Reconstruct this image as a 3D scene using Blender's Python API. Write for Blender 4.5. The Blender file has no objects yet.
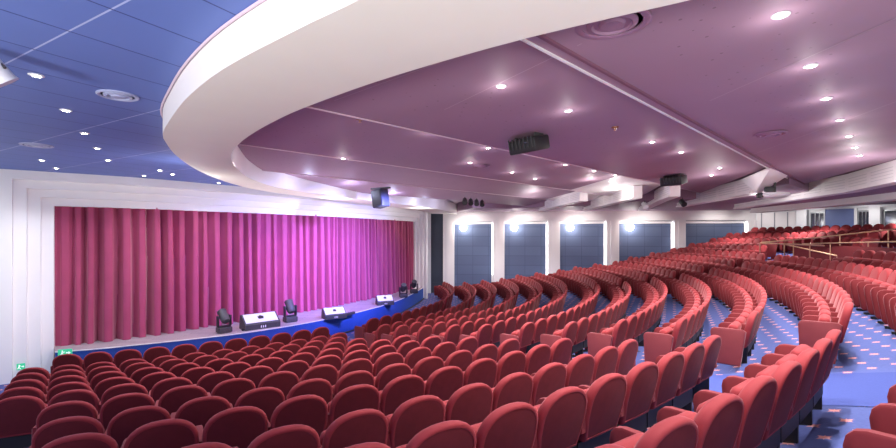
import bpy, bmesh, math, random
from mathutils import Vector, Matrix
random.seed(7)
PI = math.pi
scene = bpy.context.scene
COL = scene.collection

# ------------------------------------------------------------------ materials
def new_mat(name):
    m = bpy.data.materials.new(name); m.use_nodes = True
    nt = m.node_tree
    return m, nt, nt.nodes['Principled BSDF']

def N(nt, typ, **kw):
    n = nt.nodes.new(typ)
    for k, v in kw.items(): setattr(n, k, v)
    return n

def math_node(nt, op, a, b=None, c=None):
    n = N(nt, 'ShaderNodeMath', operation=op)
    for i, v in enumerate((a, b, c)):
        if v is None: continue
        if isinstance(v, (int, float)): n.inputs[i].default_value = v
        else: nt.links.new(v, n.inputs[i])
    return n.outputs[0]

def plain(name, col, rough=.6, metal=0., spec=.5, noise=0., nscale=40., bump=0., sheen=0., emit=None, estr=0., transm=0.):
    m, nt, b = new_mat(name)
    b.inputs['Roughness'].default_value = rough
    b.inputs['Metallic'].default_value = metal
    b.inputs['Specular IOR Level'].default_value = spec
    b.inputs['Base Color'].default_value = (*col, 1)
    if transm: b.inputs['Transmission Weight'].default_value = transm
    if sheen:
        b.inputs['Sheen Weight'].default_value = sheen
        b.inputs['Sheen Roughness'].default_value = .4
        b.inputs['Sheen Tint'].default_value = (1, .62, .66, 1)
    if noise or bump:
        tc = N(nt, 'ShaderNodeTexCoord'); no = N(nt, 'ShaderNodeTexNoise')
        no.inputs['Scale'].default_value = nscale; no.inputs['Detail'].default_value = 3
        nt.links.new(tc.outputs['Object'], no.inputs['Vector'])
        if noise:
            mx = N(nt, 'ShaderNodeMix', data_type='RGBA')
            mx.inputs[6].default_value = (*[c*(1-noise) for c in col], 1)
            mx.inputs[7].default_value = (*[min(1, c*(1+noise)) for c in col], 1)
            nt.links.new(no.outputs['Fac'], mx.inputs[0]); nt.links.new(mx.outputs[2], b.inputs['Base Color'])
        if bump:
            bp = N(nt, 'ShaderNodeBump'); bp.inputs['Strength'].default_value = bump; bp.inputs['Distance'].default_value = .01
            nt.links.new(no.outputs['Fac'], bp.inputs['Height']); nt.links.new(bp.outputs['Normal'], b.inputs['Normal'])
    if emit:
        b.inputs['Emission Color'].default_value = (*emit, 1); b.inputs['Emission Strength'].default_value = estr
    return m

M = {}
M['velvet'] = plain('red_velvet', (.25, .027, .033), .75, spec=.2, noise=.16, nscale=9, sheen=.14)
M['velvet_shaded'] = plain('shaded_red_velvet', (.125, .015, .019), .8, spec=.2, noise=.18, nscale=14, sheen=.03)  # same seat velvet, shade on the rear of the seats put into the colour
M['arm'] = plain('shaded_arm_red', (.18, .021, .026), .75, spec=.2, noise=.12, nscale=10, sheen=.15)  # seat red with the shade of arm fronts and sides painted in
M['end'] = plain('rose_fabric', (.17, .024, .030), .75, spec=.3, noise=.1, nscale=12, sheen=.3)
M['leg_shade_black'] = plain('black_steel_shade', (.008, .008, .010), .6)
M['white'] = plain('white_paint', (.82, .82, .84), .5, noise=.03, nscale=2)
M['soffit'] = plain('warm_white_plaster', (.82, .79, .71), .7, noise=.03, nscale=2)
M['lit_white'] = plain('satin_white', (.86, .82, .82), .45)
M['groove'] = plain('grey_groove', (.30, .30, .33), .7)
M['mauve_trim'] = plain('pale_mauve_trim', (.62, .48, .57), .5)
M['joint'] = plain('mauve_joint', (.42, .30, .37), .5)
M['mauve_dark'] = plain('dark_mauve', (.20, .085, .135), .7)
M['black'] = plain('black_plastic', (.02, .02, .023), .45)
M['dark'] = plain('charcoal', (.05, .052, .056), .5, noise=.2, nscale=30)
M['grey'] = plain('grey_metal', (.35, .36, .38), .4, metal=.5)
M['silver'] = plain('pale_grey_paint', (.72, .72, .75), .4)
M['lens'] = plain('lens_glass', (.05, .06, .10), .05, spec=1.)
M['lamp'] = plain('lamp_lens', (1, 1, 1), .4, emit=(1, .96, .92), estr=60)
M['wall_lamp'] = plain('wall_lamp_globe', (1, 1, 1), .4, emit=(1, .96, .88), estr=22)
M['strip'] = plain('light_strip', (1, 1, 1), .4, emit=(.92, .96, 1), estr=4)
M['brass'] = plain('brass', (.60, .36, .22), .35, metal=.7)
M['slate'] = plain('slate_door', (.045, .055, .085), .5, noise=.1, nscale=4)
M['screen_blue'] = plain('blue_panel', (.13, .17, .36), .55, noise=.1, nscale=3)
M['glass'] = plain('dark_glass', (.03, .035, .045), .08, spec=.9)
M['green'] = plain('exit_green', (.03, .42, .22), .5, emit=(.05, .6, .3), estr=.5)
M['sign_white'] = plain('exit_white', (.9, .95, .9), .5, emit=(.9, 1, .9), estr=.4)
M['brown'] = plain('copper_cap', (.30, .13, .05), .35, metal=.7)
M['stage_blue'] = plain('blue_stage_felt', (.018, .075, .36), .85, noise=.15, nscale=25)
M['runner'] = plain('plain_blue_carpet', (.055, .075, .25), .95, spec=.1, noise=.12, nscale=60, bump=.2)
M['nosing'] = plain('step_nosing', (.55, .55, .62), .5)
M['curtain'] = plain('crimson_velvet_curtain', (.38, .062, .145), .7, spec=.3, noise=.12, nscale=3, sheen=.5)
M['teal'] = plain('teal_carpet', (.03, .12, .2), .95)

def carpet():
    m, nt, b = new_mat('blue_star_carpet')
    geo = N(nt, 'ShaderNodeNewGeometry'); sep = N(nt, 'ShaderNodeSeparateXYZ')
    nt.links.new(geo.outputs['Position'], sep.inputs[0])
    x, y = sep.outputs[0], sep.outputs[1]
    v = math_node(nt, 'DIVIDE', y, .30)
    row = math_node(nt, 'FLOOR', v)
    fy = math_node(nt, 'SUBTRACT', math_node(nt, 'SUBTRACT', v, row), .5)
    u = math_node(nt, 'ADD', math_node(nt, 'DIVIDE', x, .30), math_node(nt, 'MULTIPLY', row, .5))
    fx = math_node(nt, 'SUBTRACT', math_node(nt, 'SUBTRACT', u, math_node(nt, 'FLOOR', u)), .5)
    ax, ay = math_node(nt, 'ABSOLUTE', fx), math_node(nt, 'ABSOLUTE', fy)
    st = math_node(nt, 'ADD', math_node(nt, 'POWER', ax, .55), math_node(nt, 'POWER', ay, .55))
    m1 = math_node(nt, 'LESS_THAN', st, .50)
    rx = math_node(nt, 'ABSOLUTE', math_node(nt, 'MULTIPLY', math_node(nt, 'ADD', fx, fy), .7071))
    ry = math_node(nt, 'ABSOLUTE', math_node(nt, 'MULTIPLY', math_node(nt, 'SUBTRACT', fx, fy), .7071))
    st2 = math_node(nt, 'ADD', math_node(nt, 'POWER', rx, .55), math_node(nt, 'POWER', ry, .55))
    m2 = math_node(nt, 'LESS_THAN', st2, .43)
    mask = math_node(nt, 'MAXIMUM', m1, m2)
    no = N(nt, 'ShaderNodeTexNoise'); no.inputs['Scale'].default_value = 30
    nt.links.new(geo.outputs['Position'], no.inputs['Vector'])
    base = N(nt, 'ShaderNodeMix', data_type='RGBA')
    base.inputs[6].default_value = (.062, .082, .23, 1); base.inputs[7].default_value = (.088, .112, .30, 1)
    nt.links.new(no.outputs['Fac'], base.inputs[0])
    mx = N(nt, 'ShaderNodeMix', data_type='RGBA')
    mx.inputs[7].default_value = (.58, .26, .26, 1)
    nt.links.new(mask, mx.inputs[0]); nt.links.new(base.outputs[2], mx.inputs[6])
    nt.links.new(mx.outputs[2], b.inputs['Base Color'])
    b.inputs['Roughness'].default_value = .9; b.inputs['Specular IOR Level'].default_value = .1
    return m
M['carpet'] = carpet()

def grooved(name, col, a, sx, sy, dark, light, w=.02, rough=.45, spec=.5, dots=0):
    """painted ceiling boards: dark joints one way, pale joints the other way, a = turn of the boards"""
    m, nt, b = new_mat(name)
    geo = N(nt, 'ShaderNodeNewGeometry'); sep = N(nt, 'ShaderNodeSeparateXYZ')
    nt.links.new(geo.outputs['Position'], sep.inputs[0])
    x, y = sep.outputs[0], sep.outputs[1]
    ca, sa = math.cos(a), math.sin(a)
    p = math_node(nt, 'ADD', math_node(nt, 'MULTIPLY', x, ca), math_node(nt, 'MULTIPLY', y, sa))
    q = math_node(nt, 'ADD', math_node(nt, 'MULTIPLY', x, -sa), math_node(nt, 'MULTIPLY', y, ca))
    def line(c, s, ww, off=0.):
        f = math_node(nt, 'FRACT', math_node(nt, 'ADD', math_node(nt, 'DIVIDE', c, s), off))
        return math_node(nt, 'LESS_THAN', f, ww/s)
    no = N(nt, 'ShaderNodeTexNoise'); no.inputs['Scale'].default_value = .8
    nt.links.new(geo.outputs['Position'], no.inputs['Vector'])
    cur = N(nt, 'ShaderNodeMix', data_type='RGBA')
    cur.inputs[6].default_value = (*[c*.9 for c in col], 1); cur.inputs[7].default_value = (*[c*1.1 for c in col], 1)
    nt.links.new(no.outputs['Fac'], cur.inputs[0]); out = cur.outputs[2]
    for msk, c in ((line(q, sy, w), dark), (line(p, sx, w, .35), light)) if sx else ():
        mx = N(nt, 'ShaderNodeMix', data_type='RGBA'); mx.inputs[7].default_value = (*c, 1)
        nt.links.new(msk, mx.inputs[0]); nt.links.new(out, mx.inputs[6]); out = mx.outputs[2]
    if dots:
        vo = N(nt, 'ShaderNodeTexVoronoi'); vo.inputs['Scale'].default_value = 6.5; vo.inputs['Randomness'].default_value = .45
        nt.links.new(geo.outputs['Position'], vo.inputs['Vector'])
        msk = math_node(nt, 'MULTIPLY', math_node(nt, 'LESS_THAN', vo.outputs['Distance'], .085), dots)
        mx = N(nt, 'ShaderNodeMix', data_type='RGBA'); mx.inputs[7].default_value = (*[c*.35 for c in col], 1)
        nt.links.new(msk, mx.inputs[0]); nt.links.new(out, mx.inputs[6]); out = mx.outputs[2]
    nt.links.new(out, b.inputs['Base Color'])
    b.inputs['Roughness'].default_value = rough; b.inputs['Specular IOR Level'].default_value = spec
    return m
M['blue_ceiling'] = grooved('blue_ceiling_boards', (.115, .175, .46), math.radians(-30), .64, 1.45, (.40, .46, .72), (.035, .05, .19), .014, .55, .22)
M['mauve'] = grooved('mauve_ceiling_boards', (.335, .215, .29), 0, 0, 0, None, None, rough=.6, spec=.3, dots=.55)

def panel_cloth():
    m, nt, b = new_mat('slate_blue_wall_cloth')
    tc = N(nt, 'ShaderNodeTexCoord'); br = N(nt, 'ShaderNodeTexBrick')
    br.inputs['Scale'].default_value = 1.; br.inputs['Mortar Size'].default_value = .012
    br.inputs['Brick Width'].default_value = .9; br.inputs['Row Height'].default_value = .55; br.offset = 0
    br.inputs['Color1'].default_value = (.095, .125, .22, 1); br.inputs['Color2'].default_value = (.11, .145, .25, 1)
    br.inputs['Mortar'].default_value = (.06, .08, .16, 1)
    sep = N(nt, 'ShaderNodeSeparateXYZ'); cmb = N(nt, 'ShaderNodeCombineXYZ')
    nt.links.new(tc.outputs['Object'], sep.inputs[0])
    nt.links.new(sep.outputs[0], cmb.inputs[0]); nt.links.new(sep.outputs[2], cmb.inputs[1])
    nt.links.new(cmb.outputs[0], br.inputs['Vector']); nt.links.new(br.outputs['Color'], b.inputs['Base Color'])
    b.inputs['Roughness'].default_value = .5
    return m
M['cloth'] = panel_cloth()

def stage_boards():
    m, nt, b = new_mat('grey_stage_boards')
    geo = N(nt, 'ShaderNodeNewGeometry'); br = N(nt, 'ShaderNodeTexBrick')
    br.inputs['Scale'].default_value = 1.; br.inputs['Brick Width'].default_value = 1.2; br.inputs['Row Height'].default_value = .14
    br.inputs['Mortar Size'].default_value = .006
    br.inputs['Color1'].default_value = (.34, .28, .32, 1); br.inputs['Color2'].default_value = (.42, .35, .38, 1)
    br.inputs['Mortar'].default_value = (.12, .1, .12, 1)
    nt.links.new(geo.outputs['Position'], br.inputs['Vector']); nt.links.new(br.outputs['Color'], b.inputs['Base Color'])
    b.inputs['Roughness'].default_value = .45
    return m
M['stage'] = stage_boards()

# ------------------------------------------------------------------ mesh helpers
class MB:
    def __init__(s): s.v, s.f = [], []
    def add(s, vs, fs):
        o = len(s.v); s.v += [tuple(v) for v in vs]; s.f += [tuple(i+o for i in f) for f in fs]; return s
    def box(s, c, d, rot=None):
        x, y, z = d[0]/2, d[1]/2, d[2]/2
        vs = [Vector(p) for p in ((-x,-y,-z),(x,-y,-z),(x,y,-z),(-x,y,-z),(-x,-y,z),(x,-y,z),(x,y,z),(-x,y,z))]
        if rot is not None: vs = [rot @ p for p in vs]
        return s.add([p+Vector(c) for p in vs], [(0,3,2,1),(4,5,6,7),(0,1,5,4),(1,2,6,5),(2,3,7,6),(3,0,4,7)])
    def rbox(s, c, d, r=.02, seg=2, rot=None):
        bm = bmesh.new(); bmesh.ops.create_cube(bm, size=1)
        for v in bm.verts: v.co = Vector((v.co.x*d[0], v.co.y*d[1], v.co.z*d[2]))
        bmesh.ops.bevel(bm, geom=list(bm.edges), offset=r, segments=seg, profile=.5, affect='EDGES')
        bm.verts.index_update()
        vs = [(rot @ v.co if rot is not None else v.co.copy()) + Vector(c) for v in bm.verts]
        fs = [[v.index for v in f.verts] for f in bm.faces]; bm.free()
        return s.add(vs, fs)
    def tube(s, pts, r, n=8):
        pts = [Vector(p) for p in pts]; rings = []
        for i, p in enumerate(pts):
            d = (pts[min(i+1, len(pts)-1)] - pts[max(i-1, 0)]).normalized()
            up = Vector((0, 0, 1)) if abs(d.z) < .95 else Vector((1, 0, 0))
            a = d.cross(up).normalized(); b = a.cross(d).normalized()
            rings.append([p + a*math.cos(2*PI*k/n)*r + b*math.sin(2*PI*k/n)*r for k in range(n)])
        vs = [v for rg in rings for v in rg]; fs = []
        for i in range(len(pts)-1):
            for k in range(n):
                fs.append((i*n+k, i*n+(k+1) % n, (i+1)*n+(k+1) % n, (i+1)*n+k))
        fs.append(tuple(range(n-1, -1, -1))); fs.append(tuple((len(pts)-1)*n+k for k in range(n)))
        return s.add(vs, fs)
    def lathe(s, prof, n=20, c=(0,0,0), rot=None):
        vs = []; fs = []; c = Vector(c)
        for r, z in prof:
            for k in range(n):
                p = Vector((r*math.cos(2*PI*k/n), r*math.sin(2*PI*k/n), z))
                vs.append((rot @ p if rot is not None else p) + c)
        for i in range(len(prof)-1):
            for k in range(n):
                fs.append((i*n+k, i*n+(k+1) % n, (i+1)*n+(k+1) % n, (i+1)*n+k))
        if prof[0][0] > 1e-5: fs.append(tuple(range(n-1, -1, -1)))
        if prof[-1][0] > 1e-5: fs.append(tuple((len(prof)-1)*n+k for k in range(n)))
        return s.add(vs, fs)
    def poly(s, pts): return s.add(pts, [tuple(range(len(pts)))])
    def prism(s, pts2, z0, z1):
        n = len(pts2)
        vs = [(p[0], p[1], z0) for p in pts2] + [(p[0], p[1], z1) for p in pts2]
        fs = [tuple(range(n-1, -1, -1)), tuple(range(n, 2*n))] + [(i, (i+1) % n, n+(i+1) % n, n+i) for i in range(n)]
        return s.add(vs, fs)
    def mesh(s, name, mat, smooth=False):
        me = bpy.data.meshes.new(name); me.from_pydata(s.v, [], s.f)
        bm = bmesh.new(); bm.from_mesh(me)
        bmesh.ops.recalc_face_normals(bm, faces=bm.faces); bm.to_mesh(me); bm.free()
        me.materials.append(mat)
        if smooth:
            me.polygons.foreach_set('use_smooth', [True]*len(me.polygons))
            me.set_sharp_from_angle(angle=math.radians(42))
        return me
    def build(s, name, mat, parent=None, smooth=False):
        o = bpy.data.objects.new(name, s.mesh(name, mat, smooth)); COL.objects.link(o)
        if parent is not None: o.parent = parent
        return o

def tag(o, label=None, cat=None, group=None, kind=None):
    if label: o['label'] = label
    if cat: o['category'] = cat
    if group: o['group'] = group
    if kind: o['kind'] = kind
    return o
def thing(name, label, cat, loc, rz=0., group=None):
    o = bpy.data.objects.new(name, None); COL.objects.link(o)
    o.location = loc; o.rotation_euler = (0, 0, rz); o.empty_display_size = .1
    return tag(o, label, cat, group)
def struct(name, mb, mat, parent=None, smooth=False):
    o = mb.build(name, mat, parent, smooth); o['kind'] = 'structure'; return o

def catmull(pts, n):
    """even resample of a smooth curve through pts"""
    P = [Vector(p) for p in pts]; P = [P[0]*2-P[1]] + P + [P[-1]*2-P[-2]]
    out = []
    for i in range(1, len(P)-2):
        for k in range(24):
            t = k/24.; a, b, c, d = P[i-1], P[i], P[i+1], P[i+2]
            out.append(.5*((2*b)+(c-a)*t+(2*a-5*b+4*c-d)*t*t+(3*b-a-3*c+d)*t**3))
    out.append(P[-2])
    L = [0.]
    for i in range(1, len(out)): L.append(L[-1]+(out[i]-out[i-1]).length)
    res = []; j = 0
    for k in range(n):
        s = L[-1]*k/(n-1)
        while j < len(L)-2 and L[j+1] < s: j += 1
        f = (s-L[j])/max(L[j+1]-L[j], 1e-9)
        res.append(out[j].lerp(out[j+1], min(max(f, 0), 1)))
    return res

def point(loc, energy, col=(1, .95, .9), rad=.06, name='lamp'):
    l = bpy.data.lights.new(name, 'POINT'); l.energy = energy; l.color = col; l.shadow_soft_size = rad
    o = bpy.data.objects.new(name, l); COL.objects.link(o); o.location = loc; return o
def at_len(path, s):
    L = 0.
    for i in range(1, len(path)):
        d = (path[i]-path[i-1]).length
        if L+d >= s: return path[i-1].lerp(path[i], (s-L)/d)
        L += d
    return path[-1]
def ordinal(n):
    w = 'first second third fourth fifth sixth seventh eighth ninth tenth eleventh twelfth thirteenth fourteenth fifteenth sixteenth seventeenth eighteenth nineteenth twentieth'.split()
    if n <= 20: return w[n-1]
    t = {2: 'twenty', 3: 'thirty', 4: 'forty'}[n//10]
    return t+'-'+w[n % 10-1] if n % 10 else {30: 'thirtieth', 40: 'fortieth'}[n]

# ------------------------------------------------------------------ seating geometry: arcs round one centre on the stage
CX, CY = -11.869, 20.922
RR = [12.167,13.165,14.061,14.997,15.935,16.866,17.957,18.908,19.863,20.832,21.799,22.835,23.83,24.82,25.81,26.8,27.79]
HH = [2.49,2.483,2.358,2.228,2.092,1.954,1.772,1.638,1.471,1.324,1.11,.877,.64,.39,.13,-.14,-.42]
EYE = 3.37
ZF = [max(0., EYE-h-.88) for h in HH]
PITCH = .54
def pol(r, deg, z=0.): return Vector((CX+r*math.cos(math.radians(deg)), CY+r*math.sin(math.radians(deg)), z))

# camera
cam = bpy.data.cameras.new('camera'); co = bpy.data.objects.new('camera', cam); COL.objects.link(co)
co.location = (0, 0, EYE); co.rotation_euler = (PI/2, 0, 0)
cam.sensor_width = 36; cam.lens = 18; cam.shift_y = (235.4-224)/896
scene.camera = co

# ------------------------------------------------------------------ floor
def arc_strip(mb, r0, r1, a0, a1, z0, z1, n=90):
    vs = []
    for k in range(n+1):
        a = a0+(a1-a0)*k/n
        vs += [pol(r0, a, z0), pol(r1, a, z1)]
    mb.add(vs, [(2*k, 2*k+1, 2*k+3, 2*k+2) for k in range(n)])
fl = MB()
EDGE = [r-.62 for r in RR]
RAMP = [r-.30 for r in RR]
arc_strip(fl, 6., RAMP[1], -84, 40, 0, ZF[1])
for k in range(1, 17):
    a0 = -84 if k < 7 else (-72 if k < 10 else (-64 if k < 12 else -57))
    arc_strip(fl, RAMP[k], RAMP[k+1] if k < 16 else 33., a0 if k < 13 else -45, 40, ZF[k], ZF[k+1] if k < 16 else ZF[k])
struct('floor', fl, M['carpet'])
run = MB()
for k in range(2, 13):
    a0, a1 = -46.3, -42.6
    arc_strip(run, RAMP[k], RAMP[k+1], a0, a1, ZF[k]+.007, ZF[k+1]+.007, 6)
o = run.build('aisle_carpet', M['runner']); o['kind'] = 'structure'

# ------------------------------------------------------------------ one theatre seat
def back_outline(w, z0, zs, z1, n=14):
    pts = [(-w*.86, z0), (w*.86, z0), (w, zs-.1)]
    for k in range(n+1):
        a = PI*k/n; c, q = math.cos(a), math.sin(a); e = 2/2.35
        pts.append((math.copysign(w*abs(c)**e, c), zs+(z1-zs)*abs(q)**e))
    pts.append((-w, zs-.1))
    return pts
LEAN = math.tan(math.radians(13))
def back_y(z, off): return -.155-(z-.38)*LEAN+off
def scale_out(pts, ins, zc=.62):
    xs = max(abs(p[0]) for p in pts); zs = max(abs(p[1]-zc) for p in pts)
    return [(p[0]*(xs-ins)/xs, zc+(p[1]-zc)*(zs-ins)/zs) for p in pts]
def make_back(nf=14):
    o = back_outline(.258, .36, .665, .88, nf)
    mb = MB(); n = len(o)
    prof = [(.055, .046), (.022, .041), (.004, .022), (0, .0), (.002, -.024), (.008, -.037), (.019, -.044), (.030, -.043), (.034, -.032)]
    if nf < 10: prof = [(.03, .045), (0, .015), (.002, -.024), (.019, -.044), (.032, -.034)]
    vs = []
    for ins, off in prof:
        for x, z in scale_out(o, ins): vs.append((x, back_y(z, off), z))
    fs = [tuple(range(n))]
    for i in range(len(prof)-1):
        for k in range(n): fs.append((i*n+k, i*n+(k+1) % n, (i+1)*n+(k+1) % n, (i+1)*n+k))
    fs.append(tuple((len(prof)-1)*n+k for k in range(n)))
    return mb.add(vs, fs)
def make_back_panel(nf=14):
    o = scale_out(back_outline(.258, .36, .665, .88, nf), .030); n = len(o)
    i2 = scale_out(o, .02)
    vs = [(x, back_y(z, -.030), z) for x, z in o] + [(x, back_y(z, -.0395), z) for x, z in o] + [(x, back_y(z, -.0435), z) for x, z in i2]
    fs = [(k, (k+1) % n, n+(k+1) % n, n+k) for k in range(n)] + [(n+k, n+(k+1) % n, 2*n+(k+1) % n, 2*n+k) for k in range(n)]
    return MB().add(vs, fs + [tuple(range(n)), tuple(range(3*n-1, 2*n-1, -1))])
def make_seat(seg=3):
    return MB().rbox((0, .0, .52), (.44, .13, .315), .06, seg, Matrix.Rotation(math.radians(12), 3, 'X'))
def make_arm(x, seg=3):
    """upholstered arm block with a rounded nose"""
    prof = [(-.02, .07), (.15, .07), (.185, .12), (.235, .44), (.245, .53), (.235, .58), (.205, .612), (.16, .625), (-.22, .63), (-.22, .46), (-.10, .38)]
    mb = MB(); n = len(prof); w = .032; vs = []
    for xx, ins in ((-w, .012), (-w+.010, 0), (w-.010, 0), (w, .012)):
        for y, z in prof:
            cy, cz = 0., .36
            vs.append((x+xx, cy+(y-cy)*(1-ins/.22), cz+(z-cz)*(1-ins/.28)))
    fs = [tuple(range(n-1, -1, -1)), tuple(range(3*n, 4*n))]
    for i in range(3):
        for k in range(n): fs.append((i*n+k, i*n+(k+1) % n, (i+1)*n+(k+1) % n, (i+1)*n+k))
    return mb.add(vs, fs)
def make_leg(x):
    return MB().box((x, -.02, .010), (.05, .34, .04)).box((x, -.06, .19), (.04, .16, .36)).box((x+(.27 if x < 0 else -.27), -.10, .27), (.50, .10, .16))  # last box is added, black in place of the shade under the backrest
def make_endpanel(x):
    prof = [(-.13, .10), (.20, .10), (.23, .13), (.25, .57), (.235, .605), (.20, .625), (-.16, .63), (-.20, .60)]
    mb = MB(); n = len(prof); w = .03; vs = []
    for xx, ins in ((-w, .014), (-w+.012, 0), (w-.012, 0), (w, .014)):
        for y, z in prof: vs.append((x+xx, y*(1-ins/.26), .35+(z-.35)*(1-ins/.31)))
    fs = [tuple(range(n-1, -1, -1)), tuple(range(3*n, 4*n))]
    for i in range(3):
        for k in range(n): fs.append((i*n+k, i*n+(k+1) % n, (i+1)*n+(k+1) % n, (i+1)*n+k))
    return mb.add(vs, fs)

ME = {
 'backrest': make_back().mesh('backrest', M['velvet'], True),
 'back_panel': make_back_panel().mesh('back_panel', M['velvet_shaded'], True),
 'seat': make_seat().mesh('seat', M['velvet'], True),
 'armrest': make_arm(-.27).mesh('armrest', M['arm'], True),
 'armrest_b': make_arm(.27).mesh('armrest', M['arm'], True),
 'leg': make_leg(-.27).mesh('leg', M['leg_shade_black']),
 'leg_shade_b': make_leg(.27).mesh('leg', M['leg_shade_black']),
 'end_panel': make_endpanel(-.275).mesh('end_panel', M['end'], True),
 'end_panel_b': make_endpanel(.275).mesh('end_panel', M['end'], True),
}

# rows: (row, degrees, block, ordinal from the aisle, is first, is last)
seats = []
PA = [71.48,72.07,70.59,69.21,67.97,66.81,64.22,63.44,62.63,58.93,57.05,55.43]
EXTRA = [0,0,0,0,0,0,0,0,0,2,2,1]
for k in range(12):
    st = math.degrees(PITCH/RR[k])
    lst = []; j = -EXTRA[k]
    while -(PA[k]-j*st) <= -46.6+(.9 if k < 2 else 0)*1. + .01:
        lst.append(-(PA[k]-j*st)); j += 1
    for i, a in enumerate(lst): seats.append((k, a, 'A', len(lst)-i, i == 0, i == len(lst)-1))
st = math.degrees(PITCH/RR[12])
lst = [-53.15+st*j-st*0 for j in range(0, 5)]
for i, a in enumerate(lst): seats.append((12, a, 'A', len(lst)-i, i == 0, i == len(lst)-1))
BS = {0: -37.6, 1: -39.8, 2: -40.5}
BE = {7: -14.5, 13: -19.1}
for k in range(14):
    st = math.degrees(PITCH/RR[k]); a = BS.get(k, -42.0+math.degrees(.3/RR[k])); e = BE.get(k, -13.5 if k > 7 else -15.)
    lst = []
    while a <= e+.1: lst.append(a); a += st
    for i, a in enumerate(lst): seats.append((k, a, 'B', i+1, i == 0, i == len(lst)-1))
CS = {13: -6.6, 14: -4.3, 15: -13., 16: -19.}
for k in range(17):
    st = math.degrees(PITCH/RR[k]); a = CS.get(k, -10.9 if k > 6 else -12.2)
    lst = []
    while a < 25:
        p = pol(RR[k], a)
        if p.y > 24.3-.047*p.x: break
        lst.append(a); a += st
    for i, a in enumerate(lst): seats.append((k, a, 'C', i+1, i == 0, i == len(lst)-1))

def seat_xform(k, a):
    p = pol(RR[k]-.30, a, ZF[k]); return p, math.radians(a)+PI/2
# how large each seat stands in the picture decides which are built part by part
def size_of(s):
    p = pol(RR[s[0]]-.2, s[1], ZF[s[0]]+.7)
    if p.y < .8: return 0.
    u, v = 448+448*p.x/p.y, 235.4-448*(p.z-EYE)/p.y
    hw = 448*.3/p.y
    if u+hw < 0 or u-hw > 896 or v-hw*1.2 > 448: return 0.
    return 1/p.y
order = sorted(range(len(seats)), key=lambda i: -size_of(seats[i]))
named = set(i for i in order[:300] if size_of(seats[i]) > 0)
for i in range(len(seats)):
    k, a, blk, n, first, last = seats[i]
    if i not in named: continue
    p, rz = seat_xform(k, a)
    where = {'A': 'before the cross aisle', 'B': 'beyond the cross aisle', 'C': 'beyond the far aisle'}[blk]
    lab = 'red velvet seat, %s %s, %s row from the stage' % (ordinal(n), where, 'front' if k == 0 else ordinal(k+1))
    if first and blk == 'B': lab = 'red velvet seat with aisle end panel, %s row from the stage, beyond the cross aisle' % ('front' if k == 0 else ordinal(k+1))
    t = thing('theatre_seat', lab, 'seat', p, rz, 'red theatre seats, %s row %s' % ('front' if k == 0 else ordinal(k+1), where))
    # local +X runs towards growing angle
    parts = ['backrest', 'back_panel', 'seat']
    parts += ['end_panel'] if (first and blk != 'A') else ['armrest', 'leg']
    if last: parts += ['end_panel_b'] if blk == 'B' else ['armrest_b', 'leg_shade_b']
    for nm in parts:
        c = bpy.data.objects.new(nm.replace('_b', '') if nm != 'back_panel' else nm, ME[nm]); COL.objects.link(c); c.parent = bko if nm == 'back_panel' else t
        if nm == 'backrest': bko = c
        if nm.startswith('end_panel'): c['label'] = 'flat rose-coloured aisle end panel'

rest = MB()
low = [(make_back(8), 0), (make_seat(1), 0)]
far_arm = make_arm(-.27)
far_bits = []
for mb, _ in low: far_bits.append((mb.v, mb.f))
def far_mesh(skip):
    mb = MB(); bk = MB()
    endp = make_endpanel(-.275); endb = make_endpanel(.275); panel = make_back_panel(8)
    for i, (k, a, blk, n, first, last) in enumerate(seats):
        if i in skip: continue
        p, rz = seat_xform(k, a)
        if p.y < 1: continue
        mt = Matrix.Translation(p) @ Matrix.Rotation(rz, 4, 'Z')
        bits = list(far_bits)
        side = far_arm if not first else endp
        bk.add([mt @ Vector(q) for q in side.v], side.f)
        if last: bk.add([mt @ Vector(q) for q in endb.v], endb.f)
        for v, f in bits: mb.add([mt @ Vector(q) for q in v], f)
        bk.add([mt @ Vector(q) for q in panel.v], panel.f)
        for v, f in ((leg_shade_v, leg_shade_f),): bk.add([mt @ Vector(q) for q in v], f)
    return mb, bk
_l = make_leg(-.27); leg_shade_v, leg_shade_f = _l.v, _l.f
mb, bk = far_mesh(named)
fo = mb.mesh('distant_seating', M['velvet'], True)
far = bpy.data.objects.new('distant_seating', fo); COL.objects.link(far)
tag(far, 'mass of small red seats curving away towards the blue wall panels', 'seating', kind='stuff')
fb = bk.build('seat_sides', M['arm'], far, True); fb['kind'] = 'stuff'

# ------------------------------------------------------------------ stage
ZS = .62
EDGEPTS = [(-9.26,10.56),(-8.95,10.68),(-8.5,10.85),(-7.55,11.40),(-6.16,12.28),(-5.45,12.9),(-4.59,13.85),(-3.85,14.95),(-3.10,16.3),(-2.32,18.2),(-1.80,20.4),(-1.45,22.5),(-1.25,24.2)]
CURT = [(-10.1,10.75),(-9.73,11.04),(-8.65,11.85),(-7.95,12.6),(-7.35,13.4),(-6.27,14.75),(-5.29,16.15),(-4.46,17.5),(-3.61,19.2),(-2.70,21.4),(-1.88,23.42)]
edge = catmull(EDGEPTS, 90)
cur = catmull(CURT, 90)
st = MB()
back = [(p.x-.3, p.y+.35) for p in catmull([at_len(cur, .46+i*(sum((cur[q+1]-cur[q]).length for q in range(89))-.46)/30) for i in range(31)], 90)]
for i in range(89):
    e0, e1, b0, b1 = edge[i], edge[i+1], back[i], back[i+1]
    st.add([(e0.x,e0.y,ZS),(e1.x,e1.y,ZS),(b1[0],b1[1],ZS),(b0[0],b0[1],ZS)], [(0,1,2,3)])
stage = thing('stage', 'low curved stage with grey boards behind a blue felt front', 'stage', (0,0,0))
st.build('stage_floor', M['stage'], stage)
fa = MB()
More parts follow.
